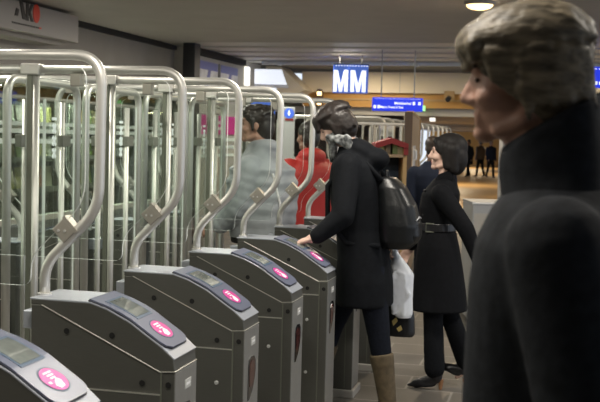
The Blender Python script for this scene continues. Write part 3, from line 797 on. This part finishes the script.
def leg_body(b, hip, knee, ankle, foot=((.02,0,-.05),(-.13,0,-.065),.034,.026)):
    b.cap(hip,knee,.075,.052); b.cap(knee,Vector(knee).lerp(Vector(ankle),.35),.050,.052); b.cap(Vector(knee).lerp(Vector(ankle),.35),ankle,.052,.036)
    a = Vector(ankle); b.cap(a+Vector(foot[0]), a+Vector(foot[1]),foot[2],foot[3])
def arm_body(b, sh, el, wr):
    b.cap(sh,el,.048,.040); b.cap(el,wr,.040,.027)

# --- bending man who holds a card to the reader
LB = (-1.06, 6.25, 0)
man = thing('person', 'dark-haired person in long dark coat bending over a ticket gate, hand on its reader', 'person', LB)
hc = Vector((-.245,-.01,1.715)); HR = rotm(-.50, .10)
HR = Matrix.Rotation(.10,3,'Z') @ Matrix.Rotation(-.52,3,'Y')
b = B(); head(b, hc, HR, .95)
b.cap((-.13,0,1.56),(-.205,0,1.665),.062,.056)
b.loft([(-.03,0,.86,.13,.17),(-.05,0,1.0,.125,.165),(-.09,0,1.2,.125,.17),(-.12,0,1.40,.125,.185),(-.125,0,1.52,.09,.15),(-.14,0,1.58,.06,.07)])
Lsh, Lel, Lwr = Vector((-.14,-.19,1.49)), Vector((-.13,-.30,1.20)), Vector((-.285,-.355,1.075))
Rsh, Rel, Rwr = Vector((-.11,.19,1.49)), Vector((.02,.27,1.22)), Vector((.10,.21,1.03))
arm_body(b,Lsh,Lel,Lwr); arm_body(b,Rsh,Rel,Rwr)
hand(b, Lwr, (-.86,-.02,-.30), (0,.1,-1), (0,1,0), .45)
hand(b, Rwr, (.05,-.10,-1), (-.6,-.5,0), (-.5,-.3,0), 1.3)
fhip, fkn, fan = (-.10,.10,.88), (-.255,.11,.50), (-.36,.11,.10)
rhip, rkn, ran = (.0,-.085,.88), (.065,-.095,.50), (.135,-.11,.10)
leg_body(b,fhip,fkn,fan); leg_body(b,rhip,rkn,ran)
b.fuse('body', M['skinpale'], man, .0065, 3, .4)
face_bits(man, hc, HR, .95)
h = B(); P = lambda x,y,z: hc+HR@(Vector((x,y,z))*.93)
h.ell(P(.018,0,.050),(.108,.088,.088),HR); h.ell(P(.06,0,-.01),(.073,.083,.098),HR); h.ell(P(-.055,0,.085),(.067,.073,.05),HR)
locks(h, P, 170, 110, .0145)
for y in (-1,1):
    h.cap(P(-.01,y*.080,.03),P(-.012,y*.084,-.045),.024,.014,8); h.cap(P(-.085,y*.045,.085),P(-.105,y*.055,.03),.024,.012,8)
h.cap(P(-.10,0,.09),P(-.118,.01,.03),.026,.014,8)
h.fuse('hair', M['hairdark'], man, .007, 3, .5)
c = B()
c.loft([(-.040,0,.655,.17,.225),(-.045,0,.80,.168,.22),(-.055,0,.95,.155,.20),(-.075,0,1.1,.148,.185),(-.10,0,1.26,.160,.195),(-.115,0,1.40,.158,.205),(-.125,0,1.49,.135,.205),(-.13,0,1.555,.10,.13),(-.145,0,1.60,.08,.085)])
c.cap((-.135,-.175,1.485),Lel,.085,.070); c.cap(Lel,Lwr+Vector((.02,.005,.01)),.069,.048)
c.cap((-.11,.175,1.485),Rel,.085,.070); c.cap(Rel,Rwr+Vector((0,0,.03)),.068,.050)
c.ell((-.08,0,1.575),(.11,.12,.065),Matrix.Rotation(.5,3,'Y')); c.ell((.0,0,1.53),(.085,.11,.07))
c.fuse('coat', M['coatbent'], man, .011, 5, .5)
s = B()
for i in range(10):
    a = 2*PI*i/10; a2 = 2*PI*(i+1)/10
    f = lambda a: Vector((-.185+.088*math.cos(a), .088*math.sin(a), 1.625+.035*math.sin(a*3)*.3-.045*math.cos(a)))
    s.cap(f(a),f(a2),.030,.030,10)
s.cap((-.255,-.03,1.61),(-.255,-.02,1.52),.030,.024)
for i in range(60):
    a = random.uniform(0,2*PI); p = f(a)+Vector((random.uniform(-.012,.012),random.uniform(-.012,.012),random.uniform(-.02,.02)))
    s.cap(p, p+Vector((random.uniform(-.03,.03),random.uniform(-.03,.03),random.uniform(-.04,.03))),.022,.014,8)
s.fuse('scarf', M['scarf'], man, .009, 3, .4)
l = B(); l.loft([(-.03,0,.72,.13,.165),(-.03,0,.86,.135,.17),(-.04,0,.98,.12,.16)])
for hp,kn,an in ((fhip,fkn,fan),(rhip,rkn,ran)):
    k2 = Vector(kn).lerp(Vector(an),.32); l.cap(hp,kn,.098,.070); l.cap(kn,k2,.069,.062)
l.fuse('trousers', M['jeans'], man, .010, 4, .5)
for kn,an in ((fkn,fan),(rkn,ran)):
    kn, an = Vector(kn), Vector(an); q = B(); d = (an-kn).normalized()
    q.cap(kn.lerp(an,.42),kn.lerp(an,.7),.070,.062); q.cap(kn.lerp(an,.7),an+Vector((0,0,-.01)),.062,.054)
    q.tube([kn.lerp(an,.30),kn.lerp(an,.46)],[.073,.070],20)
    q.cap(an+Vector((.015,0,-.050)),an+Vector((-.15,0,-.062)),.050,.040); q.ell(an+Vector((-.12,0,-.062)),(.085,.045,.036))
    bo = q.fuse('boot', M['suede'], man, .008, 3, .5)
    z0 = an.z-.11
    B().box((an.x-.20,an.y-.045,max(.0,z0)),(an.x+.065,an.y+.045,max(.0,z0)+.025)).build('sole', M['brown'], bo, bevel=.01)

# backpack on his back
bp = thing('backpack', 'black nylon backpack on the back of the bending man', 'backpack', (LB[0]+.125, LB[1], 1.005))
q = B(); T = Matrix.Rotation(-.12,3,'Y')
q.loft([(.02,0,.0,.085,.13),(.03,0,.04,.115,.155),(.035,0,.14,.125,.165),(.015,0,.26,.11,.155),(-.02,0,.36,.085,.135),(-.05,0,.42,.05,.09)],e=2.8)
q.fuse('bag', M['nylon'], bp, .009, 5, .5)
q = B(); q.loft([(.105,0,.03,.035,.10),(.115,0,.08,.05,.12),(.11,0,.16,.045,.12),(.085,0,.21,.025,.10)],e=2.8); q.fuse('front_pocket', M['nylon'], bp, .008, 4, .5)
B().tube([(.145,-.10,.175),(.150,0,.19),(.145,.10,.175)],.004,6).build('zip', M['greypaint'], bp)
for y in (-1,1):
    pts = [(-.07,y*.10,.40),(-.16,y*.12,.50),(-.27,y*.135,.50),(-.385,y*.13,.36),(-.375,y*.15,.16),(-.25,y*.185,.03),(-.06,y*.15,.02)]
    B().tube(pts,.016,8).build('shoulder_strap', M['trousers'], bp, smooth=True)
B().tube([(-.05,-.03,.42),(-.055,-.02,.455),(-.055,.02,.455),(-.05,.03,.42)],.008,8).build('grab_handle', M['nylon'], bp)
# white carrier bag and a black bag in his rear hand
wb = thing('carrier_bag', 'crumpled white plastic carrier bag in the hand of the bending man', 'bag', (-.905,6.42,.56))
q = B(); q.loft([(.02,0,.0,.045,.05),(.01,0,.03,.066,.06),(.0,0,.12,.072,.065),(-.005,0,.20,.078,.068),(.0,0,.27,.075,.06),(-.015,0,.32,.055,.045),(-.035,0,.375,.028,.025),(-.05,0,.41,.018,.018)],n=24,e=2)
for i in range(16): q.cap((random.uniform(-.06,.06),-.055,random.uniform(.02,.3)),(random.uniform(-.05,.05),-.06,random.uniform(.02,.3)),.012,.006,8)
q.fuse('bag', M['plastic'], wb, .008, 3, .5)
for x in (-.015,.02):
    B().tube([(-.04+x*.3,0,.39),(-.055+x*.6,-.02,.43),(-.06+x,.0,.455)],.009,8).build('handle', M['plastic'], wb, smooth=True)
kb = thing('carrier_bag', 'small black bag with pale print hanging under the white plastic bag', 'bag', (-.915,6.50,.43))
q = B(); q.loft([(0,0,0,.085,.05),(0,0,.02,.092,.055),(0,0,.12,.088,.05),(-.01,0,.20,.075,.035)],n=24,e=3)
q.fuse('bag', M['leather'], kb, .008, 3, .5)
B().prism([(-.045,.10),(-.02,.125),(-.01,.10),(-.035,.07)],'y',-.062,-.052).prism([(-.015,.055),(.01,.075),(.02,.05),(0,.035)],'y',-.062,-.052).build('print', M['gold'], kb)
B().tube([(-.03,0,.19),(-.045,.01,.42),(-.03,.02,.56)],.006,8).build('handle', M['leather'], kb)

# --- woman with bobbed hair
LW = (-.76, 7.05, 0)
wm = thing('person', 'woman with dark bobbed hair walking left in a belted black coat', 'person', LW)
hc = Vector((.035,0,1.565)); HR = rotm(.0,.06)
b = B(); head(b,hc,HR,.95,True)
b.cap((.035,0,1.34),(.045,0,1.48),.052,.050)
b.loft([(.01,0,.82,.11,.16),(.01,0,.92,.115,.165),(0,0,1.06,.092,.125),(0,0,1.2,.105,.145),(.015,0,1.32,.095,.165),(.03,0,1.38,.06,.09)])
Lsh,Lel,Lwr = Vector((.04,-.17,1.31)),Vector((.20,-.22,1.09)),Vector((.29,-.23,.89))
Rsh,Rel,Rwr = Vector((.02,.17,1.31)),Vector((-.06,.23,1.07)),Vector((-.20,.20,.93))
arm_body(b,Lsh,Lel,Lwr); arm_body(b,Rsh,Rel,Rwr)
hand(b,Lwr,(.35,0,-1),(-.5,.5,0),(-1,0,0),.5,.92); hand(b,Rwr,(-.5,-.05,-.85),(.3,-.6,0),(-1,0,0),.6,.92)
fhip,fkn,fan = (.0,-.08,.84),(-.005,-.08,.47),(.015,-.08,.12)
rhip,rkn,ran = (.02,.08,.84),(.09,.08,.47),(.21,.08,.155)
leg_body(b,fhip,fkn,fan,((.01,0,-.04),(-.09,0,-.080),.028,.016)); leg_body(b,rhip,rkn,ran,((.01,0,-.04),(-.06,0,-.095),.026,.016))
b.fuse('body', M['skinpale'], wm, .006, 2, .4)
face_bits(wm,hc,HR,.95,M['lip'])
P = lambda x,y,z: hc+HR@(Vector((x,y,z))*.95)
h = B(); h.ell(P(.032,0,.045),(.115,.096,.098),HR)
h.ell(P(.075,0,-.03),(.075,.098,.115),HR)
for y in (-1,1):
    h.cap(P(.0,y*.082,.05),P(.015,y*.085,-.085),.036,.030,12); h.cap(P(.05,y*.078,.03),P(.06,y*.080,-.105),.046,.034,12)
    h.cap(P(-.055,y*.052,.075),P(-.025,y*.085,.01),.024,.018,12)
h.cap(P(-.065,-.03,.088),P(-.065,.03,.088),.026,.026,12)
h.fuse('hair', M['hairwoman'], wm, .007, 4, .5)
c = B()
c.loft([(.02,0,.525,.195,.225),(.018,0,.65,.180,.21),(.012,0,.80,.160,.195),(.005,0,.95,.138,.175),(0,0,1.05,.116,.150),(0,0,1.10,.114,.148),(.0,0,1.20,.130,.165),(.012,0,1.30,.125,.185),(.025,0,1.36,.09,.14),(.035,0,1.40,.07,.085)])
c.cap((.03,-.165,1.305),Lel,.068,.056); c.cap(Lel,Lwr,.056,.044); c.cap((.02,.165,1.305),Rel,.068,.056); c.cap(Rel,Rwr,.056,.044)
c.fuse('coat', M['coatwoman'], wm, .010, 5, .5)
q = B()
for y in (-1,1):
    q.prism([(-.085,1.30),(-.04,1.36),(.0,1.43),(.075,1.46),(.10,1.40),(.03,1.36),(-.06,1.24)],'y',y*.075-.008,y*.075+.008)
q.box((.075,-.08,1.37),(.095,.08,1.455))
q.build('collar', M['coatwoman'], wm, bevel=.006)
be = B(); be.loft([(0,0,1.055,.122,.156),(0,0,1.105,.120,.154)],40); bo = be.build('belt', M['leather'], wm, bevel=.004)
q = B()
for a in ((-.066,-.1385,1.05),(-.020,-.1515,1.05)): q.box(a,(a[0]+.008,a[1]+.012,1.11))
q.box((-.066,-.152,1.05),(-.014,-.135,1.057)); q.box((-.066,-.152,1.103),(-.014,-.135,1.11)); q.build('buckle', M['channel'], bo)
for z in (1.16,1.24,1.32): B().ell((-.085,-.115,z),(.010,.006,.010)).build('button', M['leather'], wm)
l = B(); l.loft([(.01,0,.70,.12,.165),(.01,0,.82,.125,.17),(.01,0,.92,.11,.16)])
for hp,kn,an in ((fhip,fkn,fan),(rhip,rkn,ran)): l.cap(hp,kn,.088,.066); l.cap(kn,Vector(an)+Vector((0,0,.02)),.066,.070)
l.fuse('trousers', M['trousers'], wm, .010, 4, .5)
for an,pz in ((fan,0),(ran,.45)):
    an = Vector(an); R = Matrix.Rotation(pz,3,'Y'); q = B()
    P2 = lambda x,y,z: an+R@Vector((x,y,z))
    q.cap(P2(.015,0,.01),P2(.012,0,-.04),.044,.042); q.cap(P2(.01,0,-.045),P2(-.12,0,-.092),.038,.029); q.cap(P2(-.11,0,-.095),P2(-.17,0,-.104),.024,.010); q.ell(P2(-.07,0,-.088),(.085,.036,.024),R)
    sh = q.fuse('shoe', M['leather'], wm, .006, 3, .5)
    B().tube([P2(.045,0,-.05),P2(.043,0,-.118)],[.020,.010],10).build('heel', M['heel'], sh)

# --- blond man close to the camera
LF = (-.030, 1.998, 0)
fg = thing('person', 'man with ash-blond hair and black wool coat walking left close to the camera', 'person', LF)
hc = Vector((-.040,0,1.762)); HR = Matrix.Rotation(-.10,3,'Y')
b = B(); head(b,hc,HR,.94)
b.cap((.02,0,1.55),(-.02,0,1.70),.066,.060)
b.loft([(.02,0,.92,.12,.17),(.02,0,1.1,.125,.17),(.02,0,1.3,.14,.19),(.025,0,1.46,.12,.20),(.03,0,1.54,.09,.15),(.03,0,1.60,.06,.07)])
Lsh,Lel,Lwr = Vector((.035,-.21,1.49)),Vector((.09,-.27,1.19)),Vector((.0,-.27,.94))
Rsh,Rel,Rwr = Vector((.03,.21,1.49)),Vector((.02,.27,1.19)),Vector((-.12,.25,.97))
arm_body(b,Lsh,Lel,Lwr); arm_body(b,Rsh,Rel,Rwr)
hand(b,Lwr,(-.15,0,-1),(-.2,.8,0),(-1,0,0),.5); hand(b,Rwr,(-.3,0,-1),(-.2,-.8,0),(-1,0,0),.5)
fhip,fkn,fan = (.0,-.10,.94),(-.14,-.10,.52),(-.22,-.10,.10)
rhip,rkn,ran = (.03,.10,.94),(.10,.10,.52),(.30,.10,.13)
leg_body(b,fhip,fkn,fan); leg_body(b,rhip,rkn,ran)
b.fuse('body', M['skin'], fg, .006, 3, .4)
face_bits(fg,hc,HR,.94)
h = B(); P = lambda x,y,z: hc+HR@(Vector((x,y,z))*.93)
h.ell(P(.022,0,.050),(.112,.090,.086),HR); h.ell(P(.060,0,-.005),(.074,.086,.108),HR); h.ell(P(-.062,0,.078),(.062,.076,.050),HR)
locks(h, P, 330, 280, .0115)
for i in range(16):
    y = -.07+.14*i/15; h.cap(P(-.085,y,.095-abs(y)*.3),P(-.112+abs(y)*.4,y*1.02,.045+random.uniform(-.012,.012)),.018,.009,8)
for y in (-1,1):
    for k in range(5): h.cap(P(-.055+k*.014,y*.074,.055),P(-.050+k*.014,y*.080,.005-k*.012),.017,.009,8)
h.fuse('hair', M['hairblond'], fg, .005, 2, .45)
c = B()
c.loft([(.03,0,.66,.19,.23),(.03,0,.90,.175,.215),(.03,0,1.1,.160,.205),(.03,0,1.25,.158,.21),(.03,0,1.38,.155,.225),(.03,0,1.47,.145,.235),(.035,0,1.535,.12,.19),(.042,0,1.575,.095,.12)])
c.cap((.035,-.20,1.475),Lel,.092,.075); c.cap(Lel,Lwr,.075,.056); c.cap((.03,.20,1.475),Rel,.092,.075); c.cap(Rel,Rwr,.075,.056)
c.fuse('coat', M['coatblack'], fg, .011, 6, .5)
q = B(); q.loft([(.035,0,1.52,.105,.15,.12),(.026,0,1.59,.104,.118,.35),(.014,0,1.655,.106,.104,.5),(.014,0,1.695,.103,.098,.55)],36)
q.fuse('collar', M['coatblack'], fg, .009, 8, .5)
l = B()
for hp,kn,an in ((fhip,fkn,fan),(rhip,rkn,ran)): l.cap(hp,kn,.098,.072); l.cap(kn,Vector(an)+Vector((0,0,.0)),.070,.066)
l.fuse('trousers', M['trousers'], fg, .012, 3, .5)
for an,pz in ((fan,0),(ran,.3)):
    an = Vector(an); R = Matrix.Rotation(pz,3,'Y'); q = B()
    q.cap(an+R@Vector((.02,0,-.04)),an+R@Vector((-.15,0,-.062)),.046,.036); q.cap(an,an+R@Vector((.01,0,-.05)),.046,.046)
    q.fuse('shoe', M['leather'], fg, .009, 3, .5)

# --- man in grey jacket behind the glass
LG = (-2.0, 7.07, 0)
gm = thing('person', 'person in grey padded jacket seen from behind through the gate glass', 'person', LG)
hc = Vector((-.04,0,1.725)); HR = Matrix.Rotation(.12,3,'Z')
b = B(); head(b,hc,HR,1.04)
b.cap((0,0,1.52),(-.01,0,1.66),.065,.060)
b.loft([(.0,0,.88,.13,.18),(.0,0,1.1,.13,.17),(.0,0,1.3,.14,.19),(.0,0,1.46,.11,.19),(.0,0,1.55,.06,.07)])
Lsh,Lel,Lwr = Vector((-.02,-.19,1.44)),Vector((-.10,-.22,1.17)),Vector((-.24,-.19,1.03))
Rsh,Rel,Rwr = Vector((-.02,.19,1.44)),Vector((.04,.22,1.17)),Vector((-.1,.20,.95))
arm_body(b,Lsh,Lel,Lwr); arm_body(b,Rsh,Rel,Rwr)
hand(b,Lwr,(-.9,.1,-.3),(0,.6,-.5),(0,.3,1),.6); hand(b,Rwr,(-.3,0,-1),(-.2,-.8,0),(-1,0,0),.5)
fhip,fkn,fan = (.0,-.09,.90),(-.10,-.09,.50),(-.16,-.09,.10)
rhip,rkn,ran = (.02,.09,.90),(.07,.09,.50),(.22,.09,.12)
leg_body(b,fhip,fkn,fan); leg_body(b,rhip,rkn,ran)
b.fuse('body', M['skin'], gm, .007, 3, .4)
face_bits(gm,hc,HR,1.04)
h = B(); P = lambda x,y,z: hc+HR@Vector((x,y,z))
h.ell(P(.022,0,.048),(.110,.090,.090),HR); h.ell(P(.06,0,-.015),(.070,.083,.105),HR); h.ell(P(-.04,0,.085),(.07,.074,.045),HR)
for y in (-1,1): h.cap(P(-.02,y*.078,.04),P(-.012,y*.083,-.035),.018,.011,8)
for i in range(40):
    a = random.uniform(-1,1); q = random.uniform(-.06,.12)
    h.cap(P(q,a*.085,.05+.09*math.sqrt(max(.03,1-a*a-((q-.02)/.13)**2*.8))),P(q-.03,a*.09,.055+.08*math.sqrt(max(.03,1-a*a))),.012,.005,8)
h.fuse('hair', M['hairdark'], gm, .008, 2, .4)
c = B()
zs = [.93,1.02,1.11,1.20,1.29,1.38,1.46]; rr = [(.21,.215),(.235,.225),(.245,.23),(.25,.235),(.245,.24),(.225,.235),(.17,.215)]
rings = []
for i,(z,(a,d)) in enumerate(zip(zs,rr)):
    rings.append((.01,0,z,a*.975,d*.975)); 
    if i < len(zs)-1: rings.append((.01,0,z+.045,a*1.022,d*1.022))
rings += [(.0,0,1.53,.12,.15),(.0,0,1.60,.085,.09)]
c.loft(rings,36)
def puff(a,e,ra,rb,n=5):
    a, e = Vector(a), Vector(e)
    for i in range(n):
        t = (i+.5)/n; c.ell(a.lerp(e,t),(ra+(rb-ra)*t,)*3)
puff((-.02,-.18,1.45),Lel,.10,.085); puff(Lel,Lwr,.085,.068,4); puff((-.02,.18,1.45),Rel,.105,.09); puff(Rel,Rwr,.09,.068,4)
c.ell((.02,0,1.575),(.115,.12,.06))
c.fuse('jacket', M['greyjacket'], gm, .011, 2, .4)
q = B()
q.tube([(.14,-.205,1.40),(.19,-.185,1.20),(.195,-.165,.98)],.008,6); q.build('piping', M['white'], gm)
B().loft([(.01,0,.915,.20,.225),(.01,0,.955,.205,.23)],36).build('hem_band', M['black'], gm, bevel=.006)
l = B(); l.loft([(.0,0,.76,.13,.175),(.0,0,.9,.14,.185),(.0,0,1.0,.12,.17)])
for hp,kn,an in ((fhip,fkn,fan),(rhip,rkn,ran)): l.cap(hp,kn,.10,.074); l.cap(kn,Vector(an),.072,.068)
l.fuse('trousers', M['bluejeans'], gm, .012, 3, .5)
for an,pz in ((fan,0),(ran,.2)):
    an = Vector(an); R = Matrix.Rotation(pz,3,'Y'); q = B()
    q.cap(an+R@Vector((.02,0,-.05)),an+R@Vector((-.15,0,-.065)),.046,.034); q.cap(an,an+R@Vector((.01,0,-.05)),.046,.046)
    q.fuse('shoe', M['leather'], gm, .010, 3, .5)

# --- simpler walkers further away
def walker(loc, label, coat, legs, hairm, height=1.78, rz=0, skin='skin', long=False, group=None, wide=1.0, hood=False, vox=.014):
    w = thing('person', label, 'person', loc, rz, group); k = height/1.80
    V = lambda x,y,z: Vector((x*k,y*k,z*k))
    hc = V(-.02,0,1.66); R = Matrix.Identity(3)
    b = B(); head(b,hc,R,k); b.cap(V(0,0,1.44),V(-.01,0,1.58),.06*k,.055*k)
    b.loft([(0,0,.86*k,.12*k,.16*k),(0,0,1.1*k,.115*k,.15*k),(0,0,1.35*k,.115*k,.18*k),(0,0,1.46*k,.06*k,.08*k)])
    jl = [V(-.01,-.19,1.38),V(.05,-.25,1.10),V(-.04,-.25,.86)]; jr = [V(-.01,.19,1.38),V(-.03,.25,1.10),V(-.16,.23,.90)]
    for j,s in ((jl,1),(jr,-1)):
        arm_body(b,*j); hand(b,j[2],(-.2,0,-1),(-.2,s*.8,0),(-1,0,0),.5,k)
    lg = [(V(0,-.09,.88),V(-.09,-.09,.49),V(-.14,-.09,.10)),(V(.02,.09,.88),V(.06,.09,.49),V(.20,.09,.12))]
    for t3 in lg: leg_body(b,*t3)
    b.fuse('body', M[skin], w, vox*.75, 2, .4)
    h = B(); h.ell(hc+V(.02,0,.05),(.108*k,.088*k,.088*k)); h.ell(hc+V(.055,0,-.005),(.07*k,.082*k,.10*k)); h.fuse('hair', M[hairm], w, vox*.8, 2, .4)
    c = B(); z0 = .60 if long else .84
    c.loft([(0,0,z0*k,.175*k*wide,.21*k*wide),(0,0,1.05*k,.165*k*wide,.20*k*wide),(0,0,1.25*k,.175*k*wide,.215*k*wide),(0,0,1.36*k,.16*k*wide,.205*k*wide),(0,0,1.42*k,.135*k*wide,.175*k*wide),(0,0,1.47*k,.10*k,.125*k),(0,0,1.52*k,.075*k,.08*k)])
    for j in (jl,jr): c.cap(j[0],j[1],.085*k*wide,.07*k); c.cap(j[1],j[2],.07*k,.052*k)
    if hood: c.ell(V(.05,0,1.50),(.11*k,.13*k,.075*k))
    c.fuse('jacket', M[coat], w, vox, 4, .5)
    l = B()
    for a,kn,an in lg: l.cap(a,kn,.095*k,.07*k); l.cap(kn,an,.068*k,.062*k)
    l.fuse('trousers', M[legs], w, vox, 3, .5)
    for a,kn,an in lg:
        q = B(); q.cap(an+V(.02,0,-.05),an+V(-.14,0,-.065),.042*k,.032*k); q.cap(an,an+V(.01,0,-.05),.044*k,.044*k); q.fuse('shoe', M['leather'], w, vox*.8, 2, .5)
    return w
walker((-2.06,8.75,0),'person in bright red jacket behind the farthest gate, left of the bending man','redjacket','trousers','hairdark',1.79,.35-PI/2+.5,'skinfar',False,None,1.2,True)
walker((-1.27,11.0,0),'person in dark navy clothes partly hidden behind the face of the woman','navy','jeans','hairdark',1.70,-1.3,'skinfar',True)
wk = None
for i,(x,y,rz,lab,coat,lo) in enumerate(((-4.05,49.5,.9,'farthest dark figure just right of the woman, on the warm lit floor','coatblack',True),(-3.55,50.2,-.8,'dark figure in reddish coat right of the woman, on the warm lit floor','brown',False),(-3.0,49.0,2.2,'dark figure nearest to the grey pillar, on the warm lit floor','navy',False))):
    walker((x,y,0),lab,coat,'trousers','hairdark',1.74,rz,'skinfar',lo,None,1.1,False,.03)

# ------------------------------------------------------------------ daylight and exposure
w = bpy.data.worlds.new('world'); scene.world = w; w.use_nodes = True
bg = w.node_tree.nodes['Background']; bg.inputs['Color'].default_value = (.80,.88,1,1); bg.inputs['Strength'].default_value = 1.1
scene.view_settings.view_transform = 'Standard'; scene.view_settings.look = 'None'
scene.view_settings.gamma = 1; scene.view_settings.use_curve_mapping = False
scene.view_settings.exposure = 0.0
scene.cycles.transparent_max_bounces = 40
